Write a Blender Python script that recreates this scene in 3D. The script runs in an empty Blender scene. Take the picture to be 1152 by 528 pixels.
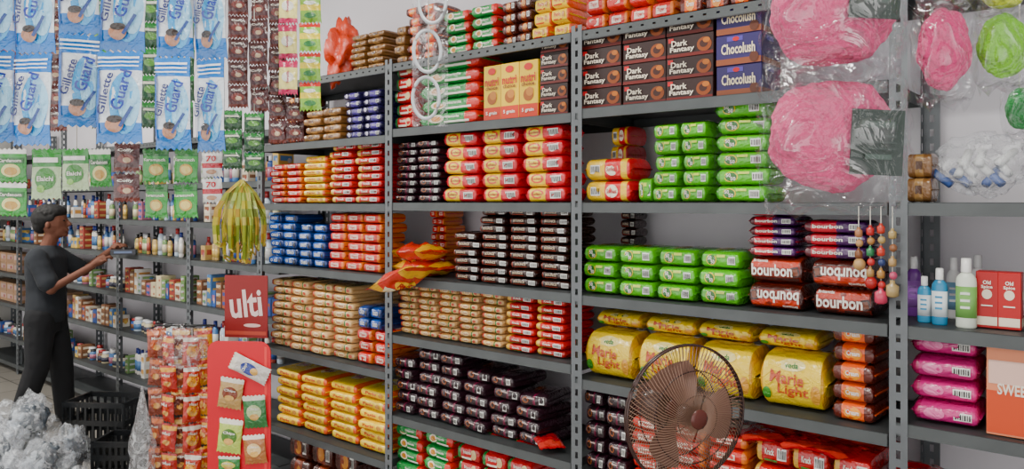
import bpy, bmesh, math, random
from mathutils import Vector, Matrix, noise
random.seed(7)
F=850.0; TH=math.radians(39.6); c1=math.sin(TH); c2=math.cos(TH); H=1.5
SC=bpy.context.scene; COL=SC.collection
YR=2.2   # rack front plane
XB=[-3.55,-2.541,-1.546,-.5115,.5]
def dep(px,Y): return Y/(c2+c1*(px-576)/F)
def X_at(px,Y):
    r=(px-576)/F; return -Y*(c1-c2*r)/(c2+c1*r)
def Z_at(px,py,Y): return H+(228-py)*dep(px,Y)/F
def P(px,py,d):
    r=(px-576)/F
    return Vector((-c1*d+c2*r*d, c2*d+c1*r*d, H+(228-py)*d/F))
# ---------------------------------------------------------------- materials
MC={}
def lin(h):
    o=[]
    for i in (0,2,4):
        c=int(h[i:i+2],16)/255
        o.append(c/12.92 if c<=.04045 else ((c+.055)/1.055)**2.4)
    return o
def M(h,kind='foil'):
    k=(h,kind)
    if k in MC: return MC[k]
    m=bpy.data.materials.new('mat_'+kind+'_'+h); m.use_nodes=True
    nt=m.node_tree; N=nt.nodes; L=nt.links
    b=N['Principled BSDF']; col=(*lin(h),1)
    b.inputs['Base Color'].default_value=col
    def bump(scale,strength,dist,detail=2,dis=0):
        tc=N.new('ShaderNodeTexCoord'); nz=N.new('ShaderNodeTexNoise'); nz.inputs['Scale'].default_value=scale
        nz.inputs['Detail'].default_value=detail; nz.inputs['Distortion'].default_value=dis
        bp=N.new('ShaderNodeBump'); bp.inputs['Strength'].default_value=strength; bp.inputs['Distance'].default_value=dist
        L.new(tc.outputs['Object'],nz.inputs['Vector']); L.new(nz.outputs['Fac'],bp.inputs['Height']); return bp,nz
    if kind=='foil' or kind=='card':
        oi=N.new('ShaderNodeObjectInfo'); mr=N.new('ShaderNodeMapRange')
        mr.inputs['To Min'].default_value=.78; mr.inputs['To Max'].default_value=1.14
        hs=N.new('ShaderNodeHueSaturation'); hs.inputs['Color'].default_value=col
        hs.inputs['Saturation'].default_value=1.04
        L.new(oi.outputs['Random'],mr.inputs['Value']); L.new(mr.outputs[0],hs.inputs['Value'])
        L.new(hs.outputs[0],b.inputs['Base Color'])
        b.inputs['Roughness'].default_value=.24 if kind=='foil' else .42
        if kind=='foil':
            b.inputs['Specular IOR Level'].default_value=.75
            b.inputs['Coat Weight'].default_value=.35; b.inputs['Coat Roughness'].default_value=.12
            bp,_=bump(30,.75,.008,3,1.6); L.new(bp.outputs[0],b.inputs['Normal']); L.new(bp.outputs[0],b.inputs['Coat Normal'])
    elif kind=='metal':
        b.inputs['Metallic'].default_value=.3; b.inputs['Roughness'].default_value=.5
        tc=N.new('ShaderNodeTexCoord'); nz=N.new('ShaderNodeTexNoise'); nz.inputs['Scale'].default_value=9; nz.inputs['Detail'].default_value=6
        mx=N.new('ShaderNodeMix'); mx.data_type='RGBA'; mx.inputs['A'].default_value=col
        mx.inputs['B'].default_value=tuple(min(1,x*1.7+.01) for x in col[:3])+(1,)
        L.new(tc.outputs['Object'],nz.inputs['Vector']); L.new(nz.outputs['Fac'],mx.inputs['Factor']); L.new(mx.outputs['Result'],b.inputs['Base Color'])
    elif kind=='wall':
        b.inputs['Roughness'].default_value=.85
        tc=N.new('ShaderNodeTexCoord'); nz=N.new('ShaderNodeTexNoise'); nz.inputs['Scale'].default_value=2.2; nz.inputs['Detail'].default_value=8
        mx=N.new('ShaderNodeMix'); mx.data_type='RGBA'; mx.inputs['A'].default_value=tuple(x*.86 for x in col[:3])+(1,); mx.inputs['B'].default_value=col
        L.new(tc.outputs['Object'],nz.inputs['Vector']); L.new(nz.outputs['Fac'],mx.inputs['Factor']); L.new(mx.outputs['Result'],b.inputs['Base Color'])
    elif kind=='tile':
        tc=N.new('ShaderNodeTexCoord'); br=N.new('ShaderNodeTexBrick'); br.offset=0
        br.inputs['Color1'].default_value=col; br.inputs['Color2'].default_value=tuple(x*.85 for x in col[:3])+(1,)
        br.inputs['Mortar'].default_value=(.08,.07,.06,1); br.inputs['Scale'].default_value=1
        br.inputs['Brick Width'].default_value=.4; br.inputs['Row Height'].default_value=.4; br.inputs['Mortar Size'].default_value=.006
        L.new(tc.outputs['Object'],br.inputs['Vector']); L.new(br.outputs[0],b.inputs['Base Color']); b.inputs['Roughness'].default_value=.5
    elif kind=='matte': b.inputs['Roughness'].default_value=.75
    elif kind=='cloth':
        b.inputs['Roughness'].default_value=.9; bp,_=bump(7,.8,.03); L.new(bp.outputs[0],b.inputs['Normal'])
    elif kind=='plush':
        b.inputs['Roughness'].default_value=1; b.inputs['Sheen Weight'].default_value=.15; bp,_=bump(120,1,.015,5); L.new(bp.outputs[0],b.inputs['Normal'])
    elif kind=='plastic': b.inputs['Roughness'].default_value=.25
    elif kind=='emit':
        b.inputs['Emission Color'].default_value=col; b.inputs['Emission Strength'].default_value=3
    elif kind in ('clear','milky'):
        out=N['Material Output']; b.inputs['Roughness'].default_value=.16
        tr=N.new('ShaderNodeBsdfTransparent'); tr.inputs[0].default_value=(.97,.97,.98,1)
        gl=N.new('ShaderNodeBsdfGlossy'); gl.inputs['Roughness'].default_value=.13
        bp,nz=bump(16,1,.02,3,2.0); L.new(bp.outputs[0],gl.inputs['Normal']); L.new(bp.outputs[0],b.inputs['Normal'])
        cr=N.new('ShaderNodeMapRange'); cr.inputs['From Min'].default_value=.5; cr.inputs['From Max'].default_value=.72
        cr.inputs['To Min'].default_value=.05 if kind=='clear' else .16; cr.inputs['To Max'].default_value=.34 if kind=='clear' else .66
        L.new(nz.outputs['Fac'],cr.inputs['Value'])
        mx=N.new('ShaderNodeMixShader'); L.new(cr.outputs[0],mx.inputs[0]); L.new(tr.outputs[0],mx.inputs[1]); L.new((gl if kind=='clear' else b).outputs[0],mx.inputs[2]); L.new(mx.outputs[0],out.inputs[0])
    MC[k]=m; return m
# ---------------------------------------------------------------- mesh builder
class MB:
    def __init__(s): s.v=[];s.f=[];s.m=[];s.sm=[];s.mats=[]
    def slot(s,mat):
        if mat not in s.mats: s.mats.append(mat)
        return s.mats.index(mat)
    def add(s,vs,fs,mat,smooth=False):
        o=len(s.v); s.v+=[tuple(x) for x in vs]; k=s.slot(mat)
        for f in fs: s.f.append(tuple(i+o for i in f)); s.m.append(k); s.sm.append(smooth)
    def mesh(s,name='mesh'):
        me=bpy.data.meshes.new(name); me.from_pydata(s.v,[],s.f)
        for m in s.mats: me.materials.append(m)
        me.polygons.foreach_set('material_index',s.m); me.polygons.foreach_set('use_smooth',s.sm); me.update(); return me
    def box(s,c,d,mat,bev=0,rz=0):
        bm=bmesh.new(); bmesh.ops.create_cube(bm,size=1)
        bmesh.ops.scale(bm,vec=d,verts=bm.verts)
        if bev>0: bmesh.ops.bevel(bm,geom=bm.edges[:],offset=bev,segments=2 if bev>.004 else 1,affect='EDGES',profile=.5)
        mt=Matrix.Translation(c)@Matrix.Rotation(rz,4,'Z')
        bm.verts.index_update()
        s.add([mt@v.co for v in bm.verts],[[v.index for v in f.verts] for f in bm.faces],mat); bm.free()
    def tube(s,pts,r,mat,n=5,closed=False):
        pts=[Vector(p) for p in pts]; m=len(pts); vs=[];fs=[]
        rr=r if isinstance(r,(list,tuple)) else [r]*m
        for i,p in enumerate(pts):
            a=pts[(i-1)%m] if (closed or i>0) else p; b=pts[(i+1)%m] if (closed or i<m-1) else p
            t=(b-a).normalized() if (b-a).length>1e-9 else Vector((0,0,1))
            up=Vector((0,0,1)) if abs(t.z)<.9 else Vector((1,0,0))
            u=t.cross(up).normalized(); w=t.cross(u)
            for k in range(n):
                an=2*math.pi*k/n; vs.append(p+(u*math.cos(an)+w*math.sin(an))*rr[i])
        for i in range(m if closed else m-1):
            j=(i+1)%m
            for k in range(n):
                k2=(k+1)%n; fs.append((i*n+k,i*n+k2,j*n+k2,j*n+k))
        if not closed: fs.append(tuple(range(n))[::-1]); fs.append(tuple((m-1)*n+k for k in range(n)))
        s.add(vs,fs,mat,True)
    def lathe(s,prof,mat,n=20,c=(0,0,0),sx=1,sy=1):
        vs=[];fs=[]
        for r,z in prof:
            for k in range(n):
                a=2*math.pi*k/n; vs.append((c[0]+r*sx*math.cos(a),c[1]+r*sy*math.sin(a),c[2]+z))
        for i in range(len(prof)-1):
            for k in range(n):
                k2=(k+1)%n; fs.append((i*n+k,i*n+k2,(i+1)*n+k2,(i+1)*n+k))
        fs.append(tuple(range(n))[::-1]); fs.append(tuple((len(prof)-1)*n+k for k in range(n)))
        s.add(vs,fs,mat,True)
    def ball(s,c,r,mat,sub=2,nz=0,ns=3,seed=0):
        bm=bmesh.new(); bmesh.ops.create_icosphere(bm,subdivisions=sub,radius=1)
        r=r if hasattr(r,'__len__') else (r,r,r); vs=[]
        for v in bm.verts:
            k=1+nz*noise.noise(v.co*ns+Vector((seed*7.3,seed*3.1,0)))+(nz*.35*noise.noise(v.co*ns*4+Vector((seed,0,0))) if sub>=4 else 0)
            vs.append((c[0]+v.co.x*r[0]*k,c[1]+v.co.y*r[1]*k,c[2]+v.co.z*r[2]*k))
        bm.verts.index_update(); s.add(vs,[[v.index for v in f.verts] for f in bm.faces],mat,True); bm.free()
TC={}
def tgeo(t):
    if t in TC: return TC[t]
    cu=bpy.data.curves.new('txt','FONT'); cu.body=t; cu.resolution_u=2; cu.offset=.024; cu.fill_mode='FRONT'
    o=bpy.data.objects.new('txt',cu); COL.objects.link(o); bpy.context.view_layer.update()
    me=bpy.data.meshes.new_from_object(o.evaluated_get(bpy.context.evaluated_depsgraph_get()))
    vs=[(v.co.x,v.co.y) for v in me.vertices]; fs=[tuple(p.vertices) for p in me.polygons]
    bpy.data.objects.remove(o); bpy.data.curves.remove(cu); bpy.data.meshes.remove(me)
    x0=min(v[0] for v in vs);x1=max(v[0] for v in vs);y0=min(v[1] for v in vs);y1=max(v[1] for v in vs)
    TC[t]=([((v[0]-x0)/(x1-x0)-.5,(v[1]-y0)/(y1-y0)-.5) for v in vs],fs); return TC[t]
def decal(mb,D,W,Hh,Yf,kind='foil',place=None,e0=.0006):
    if place is None: place=lambda x,z,y:(x,-y,z)
    for i,d in enumerate(D):
        e=e0*(i+1)+.0004; t=d[0]
        if t=='t': _,txt,cx,cy,w,h,col=d[:7]; rot=d[7] if len(d)>7 else 0; vs,fs=tgeo(txt); e+=.0008
        elif t=='b':
            _,cx,cy,w,h=d[:5]
            decal(mb,[('r',cx,cy,w,h,'f0f0ea')]+[('r',cx-w*.38+w*.13*k,cy,w*(.05 if k%2 else .08),h*.7,'222222') for k in range(7)],W,Hh,Yf,kind,place,e0*.6); continue
        else:
            _,cx,cy,w,h,col=d[:6]; rot=d[6] if len(d)>6 else 0
            if t=='r':
                nx,ny=8,4; vs=[(a/nx-.5,b/ny-.5) for b in range(ny+1) for a in range(nx+1)]
                fs=[(b*(nx+1)+a,b*(nx+1)+a+1,(b+1)*(nx+1)+a+1,(b+1)*(nx+1)+a) for b in range(ny) for a in range(nx)]
            else:
                n=18; vs=[(0,0)]+[(q*.5*math.cos(2*math.pi*k/n),q*.5*math.sin(2*math.pi*k/n)) for q in (.55,1) for k in range(n)]
                fs=[(0,1+k,1+(k+1)%n) for k in range(n)]+[(1+k,1+n+k,1+n+(k+1)%n,1+(k+1)%n) for k in range(n)]
        ww=w*W/2; hh=h*Hh/2; ca=math.cos(math.radians(rot)); sa=math.sin(math.radians(rot)); out=[]
        for a,b in vs:
            x=a*ww;z=b*hh; x,z=x*ca-z*sa+cx*W/2, x*sa+z*ca+cy*Hh/2
            u=max(-1,min(1,2*x/W)); v=max(-1,min(1,2*z/Hh)); out.append(place(x,z,Yf(u,v)+e))
        mb.add(out,fs,M(col,kind))
def g_box(mb,w,d,h,D):
    mb.box((0,0,0),(w,d,h),M(D['col'],'card'),.0015)
    for (a,b,col) in D.get('zones',[]):
        decal(mb,[('r',(a+b)/2,0,(b-a),1.98,col)],w,h,lambda u,v:d/2,'card',e0=.0002)
    decal(mb,D.get('dec',[]),w,h,lambda u,v:d/2,'card')
    decal(mb,D.get('side',D.get('dec',[])[:2]),d,h,lambda u,v:w/2,'card',place=lambda x,z,y:(y,x,z))
    decal(mb,D.get('top',[]),w,d,lambda u,v:h/2,'card',place=lambda x,z,y:(x,z,y))
def g_wrap(mb,w,d,h,D):
    n=D.get('n',4.5); fin=D.get('fin',.07); sd=random.uniform(0,90); am=min(.0035,h*.06)
    def s(u):
        u=abs(u)
        if u>=1-fin: return .05
        t=min(1,(1-fin-u)/.16); return .05+.95*math.sqrt(max(0,1-(1-t)**2))
    def wr(x,z): return am*noise.noise(Vector((x*42,z*30,sd)))
    us={-1,-1+fin*.5,-1+fin,-1+fin+.02,-1+fin+.05,-1+fin+.1,-1+fin+.16,-.62,-.5,-.37,-.25,-.12}; us|={-u for u in us}|{0}
    Z=D.get('zones',[])
    for a,b,_ in Z: us|={a,b}
    us=sorted(u for u in us if -1<=u<=1); K=24
    for i in range(len(us)-1):
        mid=(us[i]+us[i+1])/2; col=D['col']
        for a,b,cc in Z:
            if a<=mid<=b: col=cc
        vs=[]
        for u in (us[i],us[i+1]):
            q=s(u); cr=math.sin(u*90)*.004 if abs(u)>.9 else 0
            for k in range(K):
                a=2*math.pi*k/K; ca,sa=math.cos(a),math.sin(a)
                y=math.copysign(abs(ca)**(2/n),ca)*d/2*(.9+.1*q); z=math.copysign(abs(sa)**(2/n),sa)*h/2*q
                g=wr(u*w/2,z)*q; y+=math.copysign(g,y) if abs(ca)>.05 else 0
                zz=z+cr*.4+(abs(sa)**8)*wr(u*w/2+.3,y)*q*.8
                vs.append((u*w/2,y,zz))
        fs=[(k,(k+1)%K,K+(k+1)%K,K+k)[::-1] for k in range(K)]
        mb.add(vs,fs,M(col),True)
    def Yf(u,v):
        q=s(u); vv=min(.999,abs(v)/q) if q>.06 else .999
        return (1-vv**n)**(1/n)*d/2*(.9+.1*q)+wr(u*w/2,v*h/2)*q+.0006
    decal(mb,D.get('dec',[]),w,h,Yf)
    if D.get('top'): decal(mb,D['top'],w,d,lambda u,v:(h/2)*((1-min(.999,abs(v))**n)**(1/n))+.8*wr(u*w/2+.3,v*d/2)+.0005,place=lambda x,z,y:(x,z,y))
def g_pouch(mb,w,d,h,D):
    nx,nz=12,14; p=D.get('p',3); sd=random.uniform(0,50); am=D.get('am',0)
    def T(u,v):
        n_=am*noise.noise(Vector((u*3.2,v*3.2,sd)))
        v=min(1,abs(v)/.9); u=min(1,abs(u)/.97)
        return .0008+max(0,d/2+n_)*max(0,(1-u**p)*(1-v**p))**.6
    Z=D.get('zones',[])
    for sgn in (-1,1):
        for j in range(nz):
            for_v=(j+.5)/nz*2-1; col=D['col']
            for a,b,cc in Z:
                if a<=for_v<=b: col=cc
            vs=[]
            for jj in (j,j+1):
                for i in range(nx+1):
                    u=i/nx*2-1; v=jj/nz*2-1
                    x=u*w/2*(1-.05*(1-v*v)*1.0); z=v*h/2
                    if jj in (0,nz): z+=(.003 if i%2 else -.003)
                    vs.append((x,sgn*T(u,v)+.0015*math.sin(u*7+v*5),z))
            mb.add(vs,[((i,i+1,nx+2+i,nx+1+i) if sgn<0 else (i+1,i,nx+1+i,nx+2+i)) for i in range(nx)],M(col),True)
    decal(mb,D.get('dec',[]),w,h,lambda u,v:T(u,v)-.0015*math.sin(u*7+v*5),e0=.0009)
GB={'box':g_box,'wrap':g_wrap,'pouch':g_pouch}
def build(D,w,d,h):
    mb=MB(); GB[D.get('shape','wrap')](mb,w,d,h,D); return mb.mesh('pack')
def put(me,name,loc,rz=0,label=None,cat=None,group=None,rot=None,parent=None):
    o=bpy.data.objects.new(name,me); COL.objects.link(o); o.location=loc
    o.rotation_euler=rot if rot else (0,0,rz)
    if parent: o.parent=parent
    if label: o['label']=label
    if cat: o['category']=cat
    if group: o['group']=group
    return o
# ---------------------------------------------------------------- designs
W_='f0ece0'
DS={
'dark_fantasy':dict(nm='cookie_carton',shape='box',col='2a110d',dec=[('r',0,-.82,1.98,.3,'6a1a14'),('e',.62,-.05,.62,1.3,'8a4318'),('e',.6,0,.34,.7,'3c160a'),('e',.72,.3,.3,.5,'b86a28'),('r',-.8,.62,.22,.4,'c82028'),('t','Dark',-.42,.3,.7,.55,'e8dcc8'),('t','Fantasy',-.3,-.33,1.05,.6,'e8dcc8')],side=[('e',.1,0,1.0,1.1,'8a4318'),('e',.1,.1,.5,.6,'3c160a')],lab='dark brown carton of filled cookies with cream lettering'),
'chocolush':dict(nm='cookie_carton',shape='box',col='30245e',dec=[('r',0,-.78,1.98,.4,'8a4a2c'),('r',-.15,.72,.7,.3,'5a4aa8'),('e',-.1,.7,.3,.3,'c82028'),('t','Chocolush',0,.05,1.5,.7,'f0e0c0'),('e',.7,-.6,.4,.7,'5a2a14')],lab='indigo carton of chocolate biscuits with cream lettering'),
'nutri':dict(nm='biscuit_carton',shape='box',col='f4c80a',dec=[('r',0,-.75,1.98,.46,'d83a1e'),('e',0,-.2,1.1,.45,'a85c1e'),('e',.15,-.1,.8,.32,'c98236'),('e',0,.78,.9,.25,'d82a20'),('t','nutri',0,.4,1.6,.3,'c8201a'),('t','choice',0,.18,1.4,.14,'7a2a10'),('t','5 grain',0,-.75,1.3,.16,W_)],lab='tall yellow carton of grain biscuits with red lettering'),
'greenbox':dict(nm='cookie_packet',col='1f8a3c',zones=[(.55,.93,'d02a24')],dec=[('e',-.35,.05,.5,1.2,'e8dcc0'),('e',-.35,.05,.34,.8,'c8862e'),('t','Britannia',.1,.25,.6,.35,W_),('r',.3,-.5,.8,.3,'f2efe0')],lab='green and red biscuit packet with cookie picture'),
'redbox':dict(nm='cookie_packet',col='c82326',zones=[(-.93,-.6,'1f7a38')],dec=[('e',.45,.05,.5,1.2,'e8c890'),('t','Britannia',-.05,.25,.6,.4,W_),('r',-.1,-.5,.8,.3,'f2efe0')],lab='red and green biscuit packet with white lettering'),
'sun':dict(nm='milk_biscuit_packet',col='cc1c2c',zones=[(-.74,.02,'f4c80e')],dec=[('e',-.35,.1,.6,1.2,'e0301c'),('e',-.35,.1,.44,.8,'f6d83c'),('t','Sunfeast',-.35,.1,.5,.35,'a81420'),('b',.5,-.05,.5,.95)],top=[('e',-.3,0,.5,.8,'e8341e')],lab='red and yellow biscuit packet with white barcode panel'),
'redyel':dict(nm='milk_biscuit_packet',col='d8212a',zones=[(-.93,-.1,'f2c424'),(.55,.8,'f2c424')],dec=[('e',.2,0,.5,1.2,'f4ead0'),('t','Sunfeast',.2,0,.42,.4,'b01420'),('b',-.5,0,.4,.8)],top=[('e',.1,0,.6,.9,'f4ead0')],lab='red packet of biscuits with yellow band'),
'purp':dict(nm='chocolate_biscuit_packet',col='2a141e',zones=[(-.93,-.8,'5a1430'),(.0,.16,'6a1838')],dec=[('e',-.5,.1,.44,1,'8a4a24'),('e',-.5,.1,.28,.6,'3a160c'),('b',.58,0,.34,.9),('t','Fantasy',-.1,.4,.5,.3,'e8c8c0')],top=[('e',-.4,0,.5,.7,'7a3c1c'),('r',.3,0,.5,.5,'4a1428')],lab='dark brown biscuit packet with magenta band'),
'choco':dict(nm='chocolate_biscuit_packet',col='301610',zones=[(-.93,-.76,'7a2a1c')],dec=[('t','BOUNCE',-.25,.1,.7,.55,'c8b090'),('r',-.25,-.5,.8,.15,'98341f'),('b',.58,0,.42,1.0)],top=[('e',-.3,0,.6,.7,'6b3016'),('b',.5,.1,.35,.6)],lab='dark chocolate brown biscuit packet with barcode'),
'fifty':dict(nm='salted_biscuit_packet',col='52b41a',zones=[(-.93,-.78,'2a7a14')],dec=[('e',-.38,0,.5,1.25,'e8cc30'),('e',-.38,0,.42,1.05,'1f6a1a'),('t','50',-.46,.2,.18,.46,W_),('t','50',-.3,-.22,.18,.46,W_),('b',.55,-.02,.36,.9),('r',.08,.45,.4,.3,'c8dc4a')],top=[('e',-.4,-.1,.5,1.1,'e8c040'),('e',-.4,-.1,.36,.8,'c88a30'),('t','50-50',.35,-.1,.6,.6,W_),('e',.0,.4,.3,.6,'1f6a1a')],lab='bright green salted biscuit packet with yellow round logo'),
'bourbon':dict(nm='biscuit_pack',col='7a2416',zones=[(-.93,-.82,'3c1008'),(.84,.93,'3c1008')],dec=[('r',0,.42,1.6,.5,'c43a20'),('r',0,-.72,1.6,.3,'40140c'),('t','Britannia',-.5,.68,.5,.2,W_),('t','bourbon',-.1,-.02,1.4,.9,'f4ece0'),('r',.7,-.1,.26,.8,'3c140a',12),('r',.7,-.1,.16,.5,'6e3418',12)],top=[('r',0,.2,1.6,.9,'b83420'),('t','bourbon',-.1,-.1,1.3,.9,'f4ece0'),('r',.68,0,.3,.9,'4a1a0c',12)],n=4,lab='large brown and red biscuit pack with white lettering'),
'bourbon_s':dict(nm='cream_biscuit_packet',col='c02c3c',zones=[(.05,.93,'4a1c5a'),(-.93,-.7,'5a1624')],dec=[('t','bourbon',-.2,.05,.9,.6,W_),('b',.6,0,.36,.9)],lab='crimson and purple chocolate biscuit packet'),
'marie':dict(nm='biscuit_pack',col='f6d00a',zones=[(-.93,-.84,'dca208'),(.84,.93,'dca208')],n=2.8,fin=.05,dec=[('e',0,.62,.8,.4,'f4e08a'),('t','veda',0,.62,.4,.2,'1f7a2c'),('t','Marie',-.12,.16,1.0,.46,'c0491a',-4),('t','Light',.05,-.32,.9,.46,'c0491a',-4),('e',.7,-.35,.3,.7,'d89a3c'),('e',-.72,-.45,.26,.45,'3a8a24')],top=[('e',0,.1,1.2,.9,'f8e060'),('t','Marie Light',0,.1,1.0,.4,'b84218'),('b',.7,.2,.25,.5)],lab='large yellow tea biscuit pack with orange lettering'),
'orange':dict(nm='cream_biscuit_packet',col='e85a14',zones=[(-.93,-.5,'5a1c10'),(.5,.93,'5a1c10')],dec=[('e',0,0,.8,1.3,'f29a2c'),('t','Cream',0,.05,.6,.5,W_),],top=[('e',0,0,.8,.8,'f0a03c')],lab='orange and brown cream biscuit packet'),
'brownp':dict(nm='cream_biscuit_packet',col='4a1c12',zones=[(-.4,.3,'8a3a1c')],dec=[('e',.0,0,.6,1.1,'d08a3c'),('b',.6,0,.34,.9)],lab='brown biscuit packet with biscuit picture'),
'tan':dict(nm='cracker_packet',col='d0a060',zones=[(-.93,-.66,'b4402a'),(.3,.42,'3a7a3a'),(.42,.93,'dcb47c')],dec=[('e',-.15,0,.56,1.2,'ecd8a0'),('t','Gold',-.15,0,.4,.5,'a02818'),('e',.65,0,.3,.8,'b84a34')],top=[('e',-.1,0,.7,.8,'ecd8a0'),('r',-.1,0,.4,.24,'b8483a'),('r',.6,0,.2,1.2,'3a7a3a')],lab='tan biscuit packet with red ends and green stripe'),
'gold':dict(nm='wrapped_soap',col='8a6034',zones=[(-.3,.3,'b48a52')],dec=[('r',0,0,.5,.7,'5a3418')],lab='small tan and brown packet'),
'navy':dict(nm='wafer_packet',col='2a2250',zones=[(-.2,.5,'4a3a8a')],dec=[('b',.6,0,.3,.8),('e',-.5,0,.3,1,'e0d8f0')],lab='navy and violet biscuit packet'),
'blue':dict(nm='sandwich_biscuit_packet',col='1c4fa2',zones=[(.5,.93,'14306a')],dec=[('t','OREO',-.1,.0,.9,.7,W_),('e',.6,-.1,.3,1.0,'2a2a30')],top=[('t','OREO',-.1,.0,.9,.5,W_)],lab='blue sandwich biscuit packet with white lettering'),
'red':dict(nm='glucose_biscuit_packet',col='cc2018',zones=[(.66,.93,'e0701c')],dec=[('r',-.1,.0,.9,.8,'ecd0c0'),('t','Tiger',-.1,0,.7,.5,'c01818')],top=[('r',-.1,0,.9,.5,'f0d8c8')],lab='red biscuit packet with pale name panel'),
'redw':dict(nm='sweet_cracker_packet',col='c41c1e',zones=[(-.93,-.6,'d8a848')],dec=[('b',.5,0,.5,.9),('t','Krack',-.15,.1,.5,.5,W_),('r',-.1,-.6,.7,.2,'3a8a3a')],top=[('e',0,0,.6,.7,'e8b060')],lab='red biscuit packet with gold end and barcode'),
'yellow':dict(nm='butter_biscuit_packet',col='f4cc0c',zones=[(.76,.93,'e0561c')],dec=[('t','Parle',-.2,.1,.7,.55,'c8201c'),('r',-.2,-.6,.9,.16,'d8381c'),('e',.45,0,.3,.9,'c88a3a')],top=[('e',-.2,0,.7,.8,'f0e090'),('t','Parle',-.2,0,.6,.4,'c8201c')],lab='yellow and red biscuit packet'),
'pink':dict(nm='wafer_packet',col='cc3480',zones=[(-.93,-.7,'a81c58')],dec=[('b',.5,0,.5,.7),('e',-.3,0,.6,1.0,'e870a8')],top=[('b',.4,0,.4,.5),('e',-.3,0,.6,.8,'e87aac')],n=3,lab='magenta pink wafer packet with barcode'),
'redbag':dict(shape='pouch',col='c01420',p=2.5,am=.008,zones=[(.5,.8,'d8443a')],dec=[('e',0,0,1.1,.7,'e04a30'),('t','Masala',0,.1,.9,.2,W_),('b',.4,-.5,.4,.3)],lab='red snack pouch with white lettering'),
'yelbag':dict(shape='pouch',col='d8301c',p=2.5,am=.02,zones=[(-.9,-.5,'f2b41c'),(.6,.85,'f2b41c')],dec=[('e',0,.1,1.1,.5,'f4c02c'),('t','Rusk',0,.1,.8,.25,'b81818'),('r',-.5,-.3,.5,.3,'f6e8c0',20)],lab='red and yellow rusk bag lying over the shelf edge'),
}
def fill(key,z,px0,px1,ytop,cols,rows,d=.16,Y=2.24,jr=2.0,flip=0,where='on metal shelf',zabs=None,tilt=.0,cut=True):
    D=DS[key]; X0=X_at(px0,Y); X1=X_at(px1,Y)
    for xb in XB:
        if xb-.2<X0<xb+.009 and X1>xb+.08: X0=xb+.009
        if xb-.006<X1<xb+.12 and X0<xb-.08: X1=xb-.006
    w=(X1-X0)/cols
    zb=(H+z+.001) if zabs is None else zabs
    zt=Z_at((px0+px1)/2,ytop,Y); rl=rows if isinstance(rows,list) else [rows]*cols
    h=(zt-zb)/max(rl); ms=[build(D,w*(.975 if D.get('shape')=='box' else .95),d,h*.985) for _ in range(1 if D.get('shape')=='box' else 3)]
    lab=D['lab']; g=lab.split(' with')[0]+' stack '+where
    if len(lab.split())<9: lab=lab+' stacked '+where
    box=D.get('shape')=='box'
    cat=D['nm'].replace('_',' ')
    for c in range(cols):
        px=px0+(px1-px0)*(c+.5)/cols
        for r in range(rl[c]):
            zc=zb+h*(r+.5)
            if cut and 228-(zc-h-H)*F/dep(px,Y)<-2: continue
            rz=math.radians(random.uniform(-jr,jr)); fl=random.random()<flip
            put(random.choice(ms),D['nm'],(X0+w*(c+.5)+(0 if box else random.uniform(-.015,.015)*w),Y+d/2+random.uniform(-.004,.016)*(.4 if box else 1),zc),
                rot=(0,(math.pi if fl else 0)+random.uniform(-tilt,tilt),rz),label=lab,cat=cat,group=g)
    return zb+h*max(rl)
# ---------------------------------------------------------------- structure
def struct(name,c,d,mat):
    mb=MB(); mb.box((0,0,0),d,mat); o=put(mb.mesh(name),name,c); o['kind']='structure'; return o
WY=2.66
struct('wall_back',(-3.7,WY+.05,1.5),(10,.1,3.0),M('ece8ee','wall'))
struct('wall_left',(-8.65,.4,1.5),(.1,4.6,3.0),M('c4c2bc','wall'))
struct('wall_right',(1.25,1.6,1.5),(.1,2.2,3.0),M('c4c2c8','wall'))
struct('floor',(-3.7,.2,-.05),(10,5.2,.1),M('8d8880','tile'))
struct('ceiling',(-3.7,.2,3.05),(10,5.2,.1),M('e0e0dc','wall'))
# ---------------------------------------------------------------- racks
RM=M('35393a','metal'); RM2=M('585c5f','metal')
def post_mesh(h,wd=.045,sx=1,sy=1):
    mb=MB(); n=int(h/.022)
    for ax in (0,1):
        vs=[];fs=[]
        for j in range(n+1):
            for u in (0,.38,.62,1):
                q=u*wd
                vs.append((q*sx,0,j*h/n) if ax==0 else (0,q*sy,j*h/n))
        for j in range(n):
            for k in range(3):
                if k==1 and j%2==1: continue
                fs.append((j*4+k,j*4+k+1,j*4+k+5,j*4+k+4))
        mb.add(vs,fs,RM2)
    me=mb.mesh('post'); return me
def shelf_mesh(L,d,holes):
    mb=MB()
    mb.box((L/2,d/2,-.001),(L,d,.002),RM)
    n=int(L/.011); vs=[];fs=[]
    for j in range(n+1):
        for u in (0,.42,.6,1): vs.append((j*L/n,0,-.034*u))
    for j in range(n):
        for k in range(3):
            if k==1 and j%4==1 and holes: continue
            fs.append((j*4+k,j*4+k+1,j*4+k+5,j*4+k+4))
    mb.add(vs,fs,M('45494a','metal'))
    mb.box((L/2,.006,-.034),(L,.012,.0015),RM2); mb.box((L/2,d-.001,-.017),(L,.002,.034),RM)
    mb.box((.001,d/2,-.017),(.002,d,.034),RM); mb.box((L-.001,d/2,-.017),(.002,d,.034),RM)
    return mb.mesh('shelf')
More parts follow.
